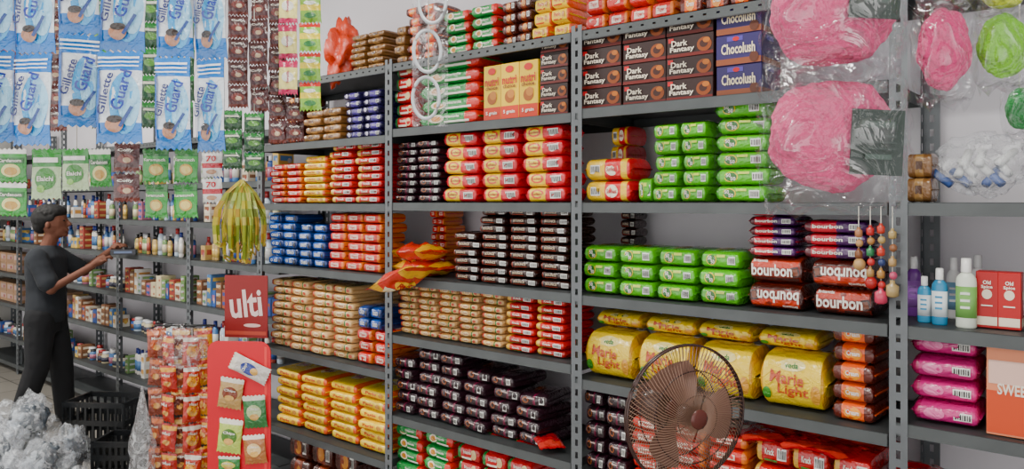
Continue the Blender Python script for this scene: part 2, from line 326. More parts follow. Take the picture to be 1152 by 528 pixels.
def rack(x0,x1,zs,y0,d,top,last=False):
    e=put(None,'shelving_rack',(x0,y0,0),label='grey slotted-angle metal shelving rack full of goods',cat='shelving rack',group='row of metal racks along the wall')
    L=x1-x0
    pf=post_mesh(top); pb=post_mesh(top,sy=-1)
    put(pf,'post',(0,-.003,0),parent=e); put(pb,'post',(0,d+.003,0),parent=e)
    if last: put(post_mesh(top,sx=-1),'post',(L,-.003,0),parent=e); put(post_mesh(top,sx=-1,sy=-1),'post',(L,d+.003,0),parent=e)
    sm=shelf_mesh(L-.004,d,False); sh=shelf_mesh(L-.004,d,True)
    for i,z in enumerate(zs): put(sh if i==0 else sm,'shelf',(.002,0,z),parent=e)
B1=[.605,.297,-.005,-.322,-.745,-1.14,-1.42]; B2=[.605,.32,0,-.322,-.575,-.925,-1.25]; B3=[.605,.33,0,-.325,-.62,-.95,-1.3]; B4=[.605,0,-.325,-.585,-.95,-1.3]
for i,b in enumerate((B1,B2,B3,B4)): rack(XB[i]+.001,XB[i+1]-.001,[H+q for q in b],YR,.42,2.125,i==3)
FZ=[1.9,1.62,1.38,1.145,.87,.6,.3,.08]
for i in range(5): rack(XB[0]-1-i,XB[0]-i-.002,FZ,2.33,.3,2.1)
# ---------------------------------------------------------------- stock on shelves
f=fill
f('gold',B1[0],393,431,36,2,6); f('gold',B2[0],443,455,28,1,4)
f('orange',B2[0],456,492,5,2,6); f('greenbox',B2[0],498,560,8,2,4); f('brownp',B2[0],562,597,-2,2,4); f('yellow',B2[0],598,641,-6,2,3); f('red',B3[0],656,760,-34,4,3); f('orange',B3[0],762,850,-60,3,3)
f('gold',B1[1],340,384,122,2,4); f('navy',B1[1],386,428,102,2,6); f('brownp',B1[1],302,338,110,2,5)
f('red',B1[2],302,338,184,2,6); f('yellow',B1[2],339,367,175,1,7); f('redw',B1[2],369,429,160,2,8)
f('blue',B1[3],301,334,241,2,6); f('blue',B1[3],335,366,252,2,5); f('red',B1[3],368,429,240,3,6)
f('tan',B1[4],303,396,318,4,9,d=.2,jr=3,tilt=.03)
zt=f('red',B1[4],400,436,372,2,3,d=.2); f('blue',0,402,428,346,2,2,d=.2,zabs=zt); 
f('tan',B1[4],402,429,320,1,8,d=.14,Y=2.46)
f('yellow',B1[5],308,436,428,4,6,d=.24,jr=3,tilt=.02); f('yellow',B1[5],346,429,412,2,7,d=.1,Y=2.51)
f('brownp',B1[6],325,400,497,3,2,d=.2)
zz=B2[1]
f('redbox',zz,443,466,72,1,5,jr=1); f('greenbox',zz,467,541,62,1,5,jr=1)
f('nutri',zz,543,605,70,3,1,d=.09,jr=.6); f('dark_fantasy',zz,607,639,40,1,5,jr=.6)
f('purp',B2[2],443,494,158,2,8); f('sun',B2[2],496,636,144,3,5,d=.14,tilt=.02)
f('red',B2[3],450,500,236,2,8,Y=2.46,d=.13); f('choco',B2[3],507,641,234,4,[6,9,9,9],d=.18,jr=5,tilt=.02)
f('tan',B2[4],446,564,324,5,8,d=.2,jr=3,tilt=.03); f('redw',B2[4],566,636,334,2,7,d=.2)
f('purp',B2[5],442,612,402,6,[5,6,6,5,5,4],d=.2,jr=9,tilt=.06)
f('greenbox',B2[6],443,510,484,2,5,d=.2); f('redbox',B2[6],512,600,492,3,5,d=.2,jr=3)
zz=B3[1]
f('dark_fantasy',zz,654,803,22,3,4,jr=.5,where='on upper shelf'); f('chocolush',zz,805,857,3,1,3,jr=.6,where='on upper shelf')
f('redyel',B3[2],655,711,178,1,2,d=.16); f('redyel',B3[2],676,706,142,1,4,Y=2.43,d=.14)
f('fifty',B3[2],733,797,137,2,5,d=.16,jr=2); f('fifty',B3[2],800,866,112,1,6,d=.16,jr=4,tilt=.02); f('fifty',B3[2],714,731,200,1,1,Y=2.25)
f('fifty',B3[3],652,834,280,4,3,d=.24,jr=1.5); f('choco',B3[3],672,716,238,1,9,Y=2.51,d=.09)
zt=f('bourbon',B3[3],837,985,291,2,2,d=.2,flip=.5,jr=1.2); f('bourbon_s',0,838,897,232,1,5,d=.16,zabs=zt); f('bourbon_s',0,899,980,248,1,3,d=.16,zabs=zt)
zt=f('marie',B3[4],655,930,388,4,1,d=.19,jr=2,flip=.4,tilt=.02); f('marie',0,662,925,363,4,1,d=.17,Y=2.32,zabs=zt,jr=4)
f('orange',B3[4],934,988,366,1,5,d=.2,jr=4)
f('purp',B3[5],656,705,442,2,5,d=.2); f('red',B3[5],708,842,480,3,5,d=.2); f('redw',B3[5],846,985,506,3,3,d=.24,jr=3)
f('gold',B4[1],1017,1050,172,1,2,d=.1,Y=2.3)
f('pink',B4[3],1020,1104,378,1,4,d=.2,jr=3); f('pink',B4[3],1106,1150,384,1,4,d=.14,Y=2.47)
def pouch(key,w,d,h,loc,rot,name='snack_pouch',label=None,cat='snack pouch',group=None):
    return put(build(DS[key],w,d,h),name,loc,rot=rot,label=label or DS[key]['lab'],cat=cat,group=group)
for i,(px,Y,dz,rz,rx,ry) in enumerate([(452,2.13,.005,86,68,.05),(478,2.31,.038,95,90,0),(472,2.28,.105,80,87,.05)]):
    pouch('yelbag',.17,.07,.29,(X_at(px,Y),Y,H+B2[3]+dz),(math.radians(rx),ry,math.radians(rz)),name='rusk_bag',cat='rusk bag',group='rusk bags on the shelf edge')
pouch('redbag',.1,.03,.14,(X_at(622,2.3),2.27,H+B2[5]+.03),(math.radians(95),0,.9))
for k in range(6):
    Y=2.34; pouch('redbag',.14,.03,.19,(X_at(862+k*22,Y),2.3+.07*(k%2),H-.722+.022*(k%2)),(math.radians(84),0,random.uniform(-.6,.6)),group='red snack pouches on the low shelf')
for k in range(4):
    pouch('redbag',.15,.05,.2,(X_at(1032,2.33),2.33,H+B4[4]+.03+.055*k),(math.radians(88),0,random.uniform(-.4,.4)),group='red snack pouches under the wafer packets')
D=dict(shape='box',col='e8906a',dec=[('r',0,-.5,1.98,.9,'d8502c'),('r',0,.35,1.9,.5,'e8c0b0'),('t','SWEETS',-.3,.0,.9,.24,'f4e8d8'),('e',.5,-.5,.5,.5,'e89a4a')])
X0=X_at(1109,2.22);X1=X_at(1215,2.22); w=X1-X0; zb=H+B4[3]
put(build(D,w,.2,.235),'carton',(X0+w/2,2.23+.1,zb+.12),label='salmon and orange printed cardboard carton',cat='carton')
# ---------------------------------------------------------------- bottles, toiletries
def bottle(px,Y,zb,r,h,body,cap,lab,oval=.7,label=''):
    mb=MB(); mb.lathe([(r*.9,0),(r,.004),(r,h*.66),(r*.94,h*.72),(r*.7,h*.77),(r*.42,h*.8),(r*.42,h*.82)],M(body,'plastic'),sy=oval)
    mb.lathe([(r*1.012,h*.15),(r*1.012,h*.6)],M(lab,'plastic'),sy=oval)
    for zz in (.3,.4,.5): mb.box((0,-r*1.02*oval,h*zz),(r*.9,.001,h*.035),M(body,'plastic'))
    o=put(mb.mesh('bottle'),'bottle',(X_at(px,Y),Y,zb),label=label,cat='bottle',group='toiletry bottles on the shelf')
    mb=MB(); mb.lathe([(r*.5,h*.8),(r*.52,h*.81),(r*.48,h),(r*.3,h*1.005)],M(cap,'plastic'),n=14)
    put(mb.mesh('cap'),'cap',(0,0,0),parent=o)
zb=H+B4[2]
bottle(1040,2.29,zb,.017,.125,'3a9ac8','f2f2f0','e8f0f4',label='small pale blue bottle with white cap')
bottle(1057,2.27,zb,.019,.15,'2a8ab8','f2f2f0','e8f4f8',label='turquoise lotion bottle with white cap')
bottle(1073,2.42,zb,.019,.17,'e6e6e6','f0f0f0','8ab8d8',label='white bottle with blue label')
bottle(1087,2.26,zb,.024,.18,'e0e8d8','f2f2ee','7ab45a',label='pale green lotion bottle with white cap')
bottle(1100,2.42,zb,.02,.18,'f0f0f0','d8d8d8','c8504a',label='white bottle with red label')
bottle(1028,2.40,zb,.02,.17,'7a3a9a','e8e8e8','a86ac8',label='violet bottle with pale cap')
for px in (1112,1137):
    D=dict(shape='box',col='b01a1c',dec=[('r',0,-.75,1.8,.3,'e8d8c0'),('e',0,.2,.9,.35,'e8d8c0'),('t','Old',0,.62,.7,.14,W_),('t','Spice',0,.45,1,.14,W_),('r',0,-.2,1,.04,W_)])
    put(build(D,.05,.05,.145),'toiletry_box',(X_at(px,2.3),2.3,zb+.075),label='upright red toiletry box with cream print',cat='toiletry box',group='red toiletry boxes')
# far racks: bottles, jars & small packs
cols=['b89a60','c8bca8','9a4238','34589a','2a4a8a','c8bc98','6a8a52','a8687c','d0ccc4','7a5238','b8864a','4a72a0','b0b0b0','3a3a4a','a0563a','c8a858']
fb={0:[],1:[]}
for k in range(18):
    mb=MB(); j=k%2; r=random.uniform(.016,.026) if j==0 else random.uniform(.025,.036); h=random.uniform(.12,.19) if j==0 else random.uniform(.08,.13); c=cols[k%16] if k<12 else ['d8d4d0','4878b0','b8c8d8'][k%3]
    mb.lathe([(r*.9,0),(r,.004),(r,h*.68),(r*.8,h*.76),(r*(.42 if j==0 else .75),h*.8)],M(c,'plastic'),n=12,sy=.75 if j==0 else 1); mb.lathe([(r*1.02,h*.15),(r*1.02,h*.55)],M(random.choice(cols),'plastic'),n=12,sy=.75 if j==0 else 1)
    q=.5 if j==0 else .8
    mb.lathe([(r*q,h*.8),(r*q*.95,h)],M(random.choice(['e0e0e0','2a3a8a','a83030','222222']),'plastic'),n=10); fb[j].append((mb.mesh('bottle'),r,h,'bottle' if j==0 else 'jar'))
fc=[]
for k in range(14):
    w=random.uniform(.035,.075); h=random.uniform(.04,.11); c=cols[(k*3)%16]; c2_=cols[(k*5+2)%16]
    D=dict(shape='box',col=c,dec=[('r',0,.1,1.5,.7,c2_),('e',.4,-.2,.5,.7,cols[(k+7)%16])]); fc.append((build(D,w,.1,h),w/2,h,'carton'))
D=dict(shape='box',col='b08a6a',dec=[('r',0,.1,1.6,.9,'c8a8a0'),('e',.3,0,.5,.7,'a04a4a')]); bigc=build(D,.16,.14,.085)
for bay in range(5):
    for zi,z in enumerate(FZ[1:-1]):
        if z<.5 and bay<1: continue
        x=XB[0]-1-bay+.06; mode=.2 if z in (1.38,1.145) else random.choice([.2,.5,.9])
        while x<XB[0]-bay-.1:
            if bay>=3 and z in (.6,.87):
                x+=.085
                if x+.08>XB[0]-bay-.05: break
                for j in range(2): put(bigc,'carton',(x,2.45,z+.001+.0855*(j+.5)),random.uniform(-.04,.04),label='tan and pink printed carton stacked on a shelf',cat='carton',group='larger cartons on the far racks')
                x+=.09; continue
            if mode<.6 and random.random()<.88:
                me,r,h,k=random.choice(fb[0 if mode<.4 else 1]); x+=r+.003
                if x+r>XB[0]-bay-.05: break
                put(me,k,(x,2.4+random.uniform(0,.04),z+.001),random.uniform(-.3,.3),label='small toiletry '+k+' standing on a shelf',cat=k,group='small '+k+'s on the far racks'); x+=r+.003
            else:
                me,r,h,k=random.choice(fc); x+=r+.004
                if x+r>XB[0]-bay-.05: break
                for j in range(max(1,int(random.uniform(.1,.2)/h))):
                    put(me,'carton',(x,2.41,z+.001+h*(j+.5)),random.uniform(-.03,.03),label='small printed carton stacked on a shelf',cat='carton',group='small cartons on the far racks')
                x+=r+.005
# ---------------------------------------------------------------- clear plastic helpers
def bagmesh(rx,ry,rz,seed,nz=.35,sub=4,mat=None):
    mb=MB(); mb.ball((0,0,0),(rx,ry,rz),mat or M('f4f6f8','clear'),sub,nz,2.6,seed); return mb.mesh('bag')
def tied_bag(rx,rz,seed,mat):
    mb=MB(); n=28;m=18;vs=[];fs=[]
    for j in range(m+1):
        t=j/m; z=-rz+2*rz*t
        r=rx*math.sin(min(1,t*2.4+.12)*math.pi/2)*(1-max(0,t-.55)**1.0*2.1) if t<.98 else rx*.08
        for k in range(n):
            a=2*math.pi*k/n; q=r*(1+.28*noise.noise(Vector((math.cos(a)*2.4,math.sin(a)*2.4,z*16+seed))))
            vs.append((q*math.cos(a),q*math.sin(a)*.7,z))
    for j in range(m):
        for k in range(n): fs.append((j*n+k,j*n+(k+1)%n,(j+1)*n+(k+1)%n,(j+1)*n+k))
    mb.add(vs,fs,mat,True); return mb.mesh('bag')
mb=MB(); mb.ball((0,0,0),(.08,.07,.15),M('d8401c'),4,.6,2.0,3); put(mb.mesh('bag'),'plastic_bag',(X_at(386,2.38),2.38,H+.605+.15),label='crumpled orange plastic bag on top of the rack',cat='plastic bag')
e=put(None,'plastic_bag',(X_at(1105,2.36),2.36,H+.003),label='clear plastic bag of small white tubes on a shelf',cat='plastic bag')
put(bagmesh(.105,.08,.078,5,.4,mat=M('f4f6f8','milky')),'bag_film',(0,0,.1),parent=e)
for k in range(11):
    mb=MB(); mb.tube([(0,0,0),(.05,.01,.04)],.011,M('e8eae8' if k%3 else '4a6ab0','plastic'),8); put(mb.mesh('tube'),'tube',(-.07+.013*k,random.uniform(-.025,.025),.045+.026*(k%3)),random.uniform(0,3),parent=e)
# ---------------------------------------------------------------- hanging goods
CEIL=3.0; ROD=M('6a6258','matte'); STR=M('d8d4c8','matte')
def rod(px0,px1,d,z):
    a=P(px0,228,d); b=P(px1,228,d); a.z=b.z=z; mb=MB(); mb.tube([a,b],.006,ROD,8)
    o=put(mb.mesh('rod'),'hanging_rod',(0,0,0),label='thin metal rod hung on wires from the ceiling',cat='rod')
    for t in (.06,.94):
        q=a.lerp(b,t); mb=MB(); mb.tube([q,(q.x,q.y,CEIL)],.0015,ROD,4); put(mb.mesh('wire'),'wire',(0,0,0),parent=o)
rod(-70,268,1.75,2.12); rod(-60,372,2.2,2.2); rod(-60,300,2.34,2.28); rod(840,1330,.84,1.86)
GIL=dict(shape='pouch',col='e6eef6',p=4,am=.006,zones=[(.6,1.01,'127ad0'),(-1.01,-.62,'127ad0')],dec=[('e',.3,-.15,1.25,1.35,'48aae8'),('e',.5,-.1,.9,1.1,'a0d6f4'),('r',-.88,-.1,.14,1.4,'1268c4'),('r',.0,.85,1.8,.05,'f4f8fb'),('r',0,.75,1.8,.035,'f4f8fb'),('r',0,.66,1.8,.03,'f4f8fb'),('e',-.05,-.62,.8,.34,'b88468'),('e',-.05,-.5,.7,.16,'2a1c18'),('r',.45,-.45,.14,.5,'163f8a',-30),('t','Gillette',-.45,.05,1.85,.18,'101e6a',76),('t','Guard',.28,.12,1.75,.26,'0e309c',76)])
GRN=dict(shape='pouch',col='2f9a34',p=4,zones=[(.72,1.01,'f0f0e8')],dec=[('e',0,-.3,1.3,.8,'e8e090'),('e',0,-.35,.9,.5,'c89a3c'),('r',0,.3,1.7,.34,'1c6a24'),('t','Cardamom',0,.3,1.5,.2,W_)])
GRW=dict(shape='pouch',col='b8d0a0',p=4,zones=[(.3,1.01,'2f8a34')],dec=[('e',0,-.2,1.4,.9,'3f8a34'),('e',-.3,-.6,.5,.3,'8ac05a'),('t','Elaichi',0,-.2,1.1,.2,W_),('r',0,.55,1.6,.2,'f0f0e8')])
BRN=dict(shape='pouch',col='4a1c1c',p=4,zones=[(-1.01,-.7,'6a2a20')],dec=[('e',0,-.1,1.3,.7,'7a3228'),('e',.1,-.2,.6,.4,'c8ac88'),('t','Coffy',0,.5,1.2,.25,W_)])
WHR=dict(shape='pouch',col='f0ece8',p=4,zones=[(-.25,.1,'c82838')],dec=[('t','70',0,.5,1.0,.5,'c82030'),('e',0,-.6,1,.4,'c89878')])
DGR=dict(shape='pouch',col='1c4f26',p=4,zones=[(.6,1.01,'2c8a3a')],dec=[('e',0,-.1,1.2,.6,'5a9a34'),('r',0,.4,1.4,.2,'e0e0c8')])
YEL=dict(shape='pouch',col='f0e48a',p=4,zones=[(.55,1.01,'c8285a'),(-1.01,-.7,'c8285a')],dec=[('e',0,0,1.3,.6,'f6f2e0'),('t','Sunsilk',0,0,1.4,.14,'b02858',90)])
YGR=dict(shape='pouch',col='8ac03a',p=4,zones=[(-.2,.3,'f0d83a'),(.7,1.01,'c83028')],dec=[('e',0,.4,1.1,.3,'f0f0e0'),('e',0,-.5,1.1,.4,'2c7a34')])
GRE=dict(shape='pouch',col='2a9a30',p=4,zones=[(.6,1.01,'1c6a24')],dec=[('e',.1,-.25,1.1,.7,'d0a040'),('e',.1,-.25,.8,.5,'e8cf70'),('t','Karamunch',0,.35,1.6,.18,W_)])
CHP=[dict(shape='pouch',col=a,p=3,am=.01,zones=[(.6,.9,b)],dec=[('e',0,-.1,1.3,.9,c),('e',0,-.3,.8,.4,'d8a050'),('t','Masti',0,.35,1.0,.2,W_)]) for a,b,c in (('8a3a24','c86a3a','b8562c'),('b8241c','e0a030','d84a28'),('a04a2a','d8b060','6a2418'),('c03020','e8e0d0','e8a83a'),('d89a2c','b83020','c8481c'))]
SM={}
def strip(D,key,px,ys,wpx,d,rodz,lab,dr=0,tilt=0,name='sachet_strip',cat='sachet strip',grp=None,th=.012,wob=.05):
    hp=abs(ys[0][1]-ys[0][0]); k=(key,wpx,hp,d)
    if k not in SM: SM[k]=build(D,wpx*d/F,th,hp*d/F)
    top=P(px,min(y[0] for y in ys),d)
    e=put(None,name,(top.x,top.y,rodz),rz=TH+math.radians(dr),label=lab,cat=cat,group=grp or lab)
    mb=MB(); mb.tube([(0,0,.006),(0,0,min(top.z-rodz,-.005)-.01)],.0012,STR,4)
    put(mb.mesh('string'),'string',(0,.002,0),parent=e)
    for y0,y1 in ys:
        c=P(px,(y0+y1)/2,d); put(SM[k],'sachet',(math.sin(tilt)*(c.z-top.z),random.uniform(-.006,.006),c.z-rodz),rot=(random.uniform(-wob,wob),tilt*.5+random.uniform(-wob,wob)*.6,random.uniform(-wob,wob)*3),parent=e)
gl='blue and white razor packs strung in a hanging strip'
for px,y1,w,dr,ti in [(-8,160,46,12,0),(40,163,50,-6,.03),(87,142,44,12,-.02),(139,161,52,-8,.02),(197,168,40,7,.01),(236,170,37,-9,-.02)]:
    strip(GIL,'gil%d'%(px//90),px,[(y1-103,y1),(y1-207,y1-104)],w,1.75,2.12,gl,dr,ti,name='razor_pack_strip',cat='razor pack strip',th=.024,wob=.05)
for px,D,k,w,ys,lab in [(15,GRN,'grn',34,[(168,205),(206,243)],'green cardamom sachets hanging in a strip'),(53,GRW,'grw',33,[(168,224)],'white and green sachet hanging on a string'),(86,GRW,'grw',30,[(168,214)],'white and green sachet hanging on a string'),(114,GRN,'grn',24,[(168,210)],'green cardamom sachet hanging on a string'),
        (143,BRN,'brn',29,[(162,193),(195,228)],'brown coffee sachets hanging in a strip'),(176,GRE,'gre',30,[(168,205),(207,246)],'green snack packets hanging in a strip'),(209,GRE,'gre',30,[(168,205),(207,246)],'green snack packets hanging in a strip'),(239,WHR,'whr',24,[(172,199),(201,228)],'white and red sachets hanging in a strip')]:
    strip(D,k,px,ys,w,2.34,2.28,lab,random.uniform(-8,8),0)
for px,D,k,w,ys,lab,dr in [(268,BRN,'b2',22,[(-8+i*26,17+i*26) for i in range(5)],'brown coffee sachets hanging in a long strip',10),(291,BRN,'b2',22,[(-4+i*26,21+i*26) for i in range(5)],'brown coffee sachets hanging in a long strip',-8),
      (262,DGR,'d2',22,[(125+i*22,146+i*22) for i in range(3)],'dark green sachets hanging in a strip',0),(286,DGR,'d2',22,[(128+i*22,149+i*22) for i in range(3)],'dark green sachets hanging in a strip',12),
      (312,BRN,'b2',20,[(i*27,26+i*27) for i in range(6)],'brown coffee sachets hanging in a long strip',0),(332,BRN,'b3',20,[(116+i*22,137+i*22) for i in range(2)],'brown coffee sachets hanging in a strip',8),
      (205,DGR,'d3',26,[(-5+i*30,24+i*30) for i in range(5)],'dark green sachets hanging in a strip',0),(170,DGR,'d3',22,[(-5+i*30,24+i*30) for i in range(5)],'dark green sachets hanging in a strip',8),(113,DGR,'d3',22,[(-5+i*30,24+i*30) for i in range(5)],'dark green sachets hanging in a strip',-8),(64,BRN,'b2',22,[(-8+i*26,17+i*26) for i in range(6)],'brown coffee sachets hanging in a long strip',0),(12,BRN,'b2',22,[(-8+i*26,17+i*26) for i in range(6)],'brown coffee sachets hanging in a long strip',6)]:
    strip(D,k,px,ys,w,2.2 ,2.2,lab,dr)
for px,D,k,w,ys,lab,dr in [(324,YEL,'yel',21,[(-12,26),(28,66),(68,106)],'yellow and pink shampoo sachets in a strip',0),(349,YGR,'ygr',24,[(-6,25),(27,58),(60,91),(93,124)],'green and yellow sachets in a strip',6)]:
    strip(D,k,px,ys,w,2.15,CEIL,lab,dr)
# ribbons: bundle of narrow folded printed strips
e=put(None,'ribbon_bundle',P(272,235,2.34),rz=TH,label='bundle of yellow green printed ribbon loops hanging',cat='ribbon bundle')
mb=MB()
for k in range(34):
    a=random.uniform(-.07,.06); b=random.uniform(-.05,.04); l=random.uniform(.09,.16); wd=.006; tw=random.uniform(-.6,.6)
    pts=[(0,0,.09),(a*.6,b*.4,.05),(a*.95,b,-.0),(a*1.05,b,-.05),(a,b,-l),(a*.9+.012,b-.004,-l-.012),(a*.8+.02,b-.008,-l+.02),(a*.9+.012,b-.006,-.03),(a*.5,b*.3-.004,.05),(.004,0,.09)]
    cs=[random.choice(['d0c040','a8b040','e0d070','8a9a38','c8a040','b8c860']) for _ in range(9)]
    n=4; P2=[]
    for i in range(9):
        for j in range(n):
            t=j/n; p=Vector(pts[i]).lerp(Vector(pts[i+1]),t); P2.append((p,i,j))
    for i in range(len(P2)-1):
        p,ii,jj=P2[i]; q_=P2[i+1][0]; t0=tw+.25*i; t1=tw+.25*(i+1)
        v0=Vector((math.cos(t0*.3),math.sin(t0*.3),0))*wd; v1=Vector((math.cos(t1*.3),math.sin(t1*.3),0))*wd
        mb.add([p-v0,p+v0,q_+v1,q_-v1],[(0,1,2,3)],M(cs[(i//2)%9],'plastic'))
put(mb.mesh('ribbon'),'ribbon',(0,0,0),parent=e)
mb=MB(); z0=P(270,235,2.34).z; mb.tube([(0,0,.08),(0,0,2.286-z0)],.0012,STR,4); put(mb.mesh('string'),'string',(0,0,0),parent=e)
# bangles
zt=P(482,0,1.45).z
e=put(None,'bangle_strip',P(482,0,1.45),rz=TH,label='clear and white bangles hanging in a chain',cat='bangles')
ringm=MB(); ringm.tube([(.026*math.cos(a),0,.04*math.sin(a)) for a in [2*math.pi*k/28 for k in range(28)]],.0034,M('c8ccd0','plastic'),8,True); rm=ringm.mesh('bangle')
for i,(px,py) in enumerate([(487,4),(481,58),(479,110)]):
    q=P(px,py,1.45); put(rm,'bangle',((px-482)*1.45/F,.006*i-.01,q.z-zt),rz=.3*(i%2)-.1,parent=e)
mb=MB(); mb.tube([(0,0,-.24),(0,0,CEIL-zt)],.001,STR,4); put(mb.mesh('string'),'string',(0,0,0),parent=e)
mb=MB(); mb.box((0,0,-.09),(.07,.0015,.3),M('f4f6f8','clear')); put(mb.mesh('sleeve'),'plastic_sleeve',(0,.03,0),parent=e)
# plush puffs in clear bags
def puffbag(px,items,d,lab,rodz,dr=0,card=None):
    ymin=min(i[0] for i in items); top=P(px,ymin,d); e=put(None,'puff_bag',(top.x,top.y,rodz),rz=TH+dr,label=lab,cat='bath puff bag',group='bagged bath puffs hung up')
    for i,(py,rw,rh,colr) in enumerate(items):
        c=P(px,py,d); R=rw*d/F; Rh=rh*d/F; z=c.z-rodz; sd=i*3.7+px*.13
        mb=MB(); mb.ball((0,0,0),(R*.92,R*.62,Rh*.97),M(colr,'plush'),5,.13,1.8,sd); put(mb.mesh('puff'),'puff',(0,0,z),parent=e)
        if card:
            cw,ch=R*.72,Rh*1.05
            mb=MB(); mb.box((0,0,0),(cw,.002,ch),M('26362e','card'),0); decal(mb,[('r',0,.55,1.3,.2,'44584e'),('r',0,.2,1.4,.06,'3e4c46'),('r',0,0,1.4,.06,'3e4c46'),('r',0,-.2,1.3,.05,'3e4c46'),('r',0,-.45,1.0,.16,'44584e')],cw,ch,lambda u,v:.001,'card')
            put(mb.mesh('card'),'label_card',(R*.34,-R*.66,z-.16*R+(.35*R if i else 0)),rot=(.0,.05,.0),parent=e)
        mb=MB(); n=32;m=24;vs=[];fs=[]
        for j in range(m+1):
            t=j/m*2-1; zz=t*Rh*1.32; wd=R*1.04*(1-.10*t*t) 
            th=R*.76*max(0,1-abs(t)**4)**.5+.002
            for k in range(n):
                a=2*math.pi*k/n; nn=1+.1*noise.noise(Vector((math.cos(a)*4,math.sin(a)*4,zz*70+sd)))
                x=wd*math.copysign(abs(math.cos(a))**.7,math.cos(a))*nn
                vs.append((x,th*math.sin(a)*nn*1.05,zz+(.01*math.sin(k*1.7) if j in (0,m) else 0)))
        for j in range(m):
            for k in range(n): fs.append((j*n+k,j*n+(k+1)%n,(j+1)*n+(k+1)%n,(j+1)*n+k))
        mb.add(vs,fs,M('f4f6f8','clear'),True); put(mb.mesh('sleeve'),'plastic_sleeve',(0,0,z),parent=e)
    mb=MB(); mb.tube([(0,0,.006),(0,0,top.z-rodz)],.001,STR,4); put(mb.mesh('string'),'string',(0,R*.3,0),parent=e)
puffbag(936,[(152,77,66,'f4588e'),(14,74,62,'f4588e')],.84,'pink plush bath puffs with dark card in clear bags',1.86,card=True)
puffbag(1062,[(56,33,46,'ee4484'),(-42,30,42,'ee4484')],.84,'small pink plush puffs in clear bags',1.86,.2)
puffbag(1128,[(52,30,36,'86d818'),(-16,30,27,'d4e420')],.84,'lime green plush puffs in clear bags',1.86,.1)
puffbag(1152,[(122,22,24,'128a3a')],.95,'dark green plush puff in clear bag',1.95,.1)
# keychains
def keychain(px,y0,y1,cs,Y=2.17):
    zt=Z_at(px,y0,Y); zb=Z_at(px,y1,Y); o=MB(); o.tube([(0,.03,H-.012-zt+0),(0,0,H-.01-zt),(0,0,zb-zt)],.0012,STR,4)
    n=len(cs); 
    for i,c in enumerate(cs):
        r=.01+.006*(i==n-1); z=(zb-zt)*(i+1)/n*.95
        if i%2: o.ball((.002,0,z),(r,r,r*1.1),M(c,'plastic'),2)
        else: o.lathe([(r*.5,-r*1.3),(r,-r),(r,r*.6),(r*.4,r),(r*.4,r*1.5)],M(c,'plastic'),10,c=(0,0,z))
    put(o.mesh('keychain'),'keychain',(X_at(px,Y),Y,zt),label='beaded wooden keychain hanging from the shelf edge',cat='keychain',group='keychains on the shelf edge')
keychain(966,250,300,['a8704a','b88a58','7a4a2a','b8905a']); keychain(979,248,322,['b82a2a','a87840','2a7a4a','c03030','a8804a','a82020']); keychain(991,245,338,['c03a2a','a8905a','c03a2a','2a3a6a','a87a3a','b82a2a','c83a5a']); keychain(1004,248,330,['a8905a','8a5a3a','a88858','c04a6a','a89060'])
# ---------------------------------------------------------------- red cards
def cardmesh(w,h,col,dec,round_top=.03):
    mb=MB(); n=8; pts=[(-w/2,-h/2),(w/2,-h/2)]
    for k in range(n+1): a=math.pi/2*k/n; pts.append((w/2-round_top+round_top*math.cos(a),h/2-round_top+round_top*math.sin(a)))
    for k in range(n+1): a=math.pi/2+math.pi/2*k/n; pts.append((-w/2+round_top+round_top*math.cos(a),h/2-round_top+round_top*math.sin(a)))
    m=len(pts); vs=[(x,-.003,z) for x,z in pts]+[(x,.003,z) for x,z in pts]
    mb.add(vs,[tuple(range(m)),tuple(range(m,2*m))[::-1]]+[(k,m+k,m+(k+1)%m,(k+1)%m) for k in range(m)],M(col,'card'))
    decal(mb,dec,w,h,lambda u,v:.003,'card'); return mb.mesh('card')
q=P(277,345,3.8); w=52*3.8/F; h=70*3.8/F
put(cardmesh(w,h,'8a1c1c',[('r',0,-.85,1.9,.12,'b84a3a'),('t','ulti',0,.1,1.5,.9,'e8ccc8',6),('e',.3,-.6,.8,.12,'e8c0b8')],.004),'hanging_sign',q,rz=TH*.75,label='dark red printed sign with white script lettering',cat='sign')
d=3.45; q=P(269,455,d); w=74*d/F; ht=P(269,383,d).z
e=put(None,'display_board',(q.x,q.y,0),rz=TH-.1,label='red display board holding small snack packets',cat='display board')
put(cardmesh(w,ht-.01,'d01c2c',[('r',.85,0,.08,1.9,'e84a4a')],.05),'board',(0,0,ht/2),parent=e)
mb=MB(); mb.box((0,.05,.01),(w,.1,.02),M('7a1418','card'),.003); put(mb.mesh('foot'),'foot',(0,0,0),parent=e)
CH=[('c8a060','8a3a1c'),('2f7a3a','c8d8a0'),('b8cc5a','4a7a2a'),('a86a3a','e8c890'),('d8d0c8','3a4a9a'),('2f8a3a','e0d860')]
for (px,py,rr,ww,hh,ci) in [(283,414,-65,20,46,4),(261,442,8,28,34,0),(289,462,-5,27,36,1),(260,490,6,28,38,2),(289,504,-6,26,32,3),(259,522,0,26,18,5)]:
    D=dict(shape='pouch',col=CH[ci][0],p=3,zones=[(.7,1.01,'e8e0d0')],dec=[('e',0,0,1.3,.9,CH[ci][1]),('e',0,-.3,.8,.4,'e0b060'),('t','Chips',0,.2,1.0,.2,W_)])
    c=P(px,py,d); lx=(px-269)*d/F; put(build(D,ww*d/F,.02,hh*d/F),'snack_pouch',(lx,-.014,c.z),rot=(0,math.radians(rr),0),parent=e)
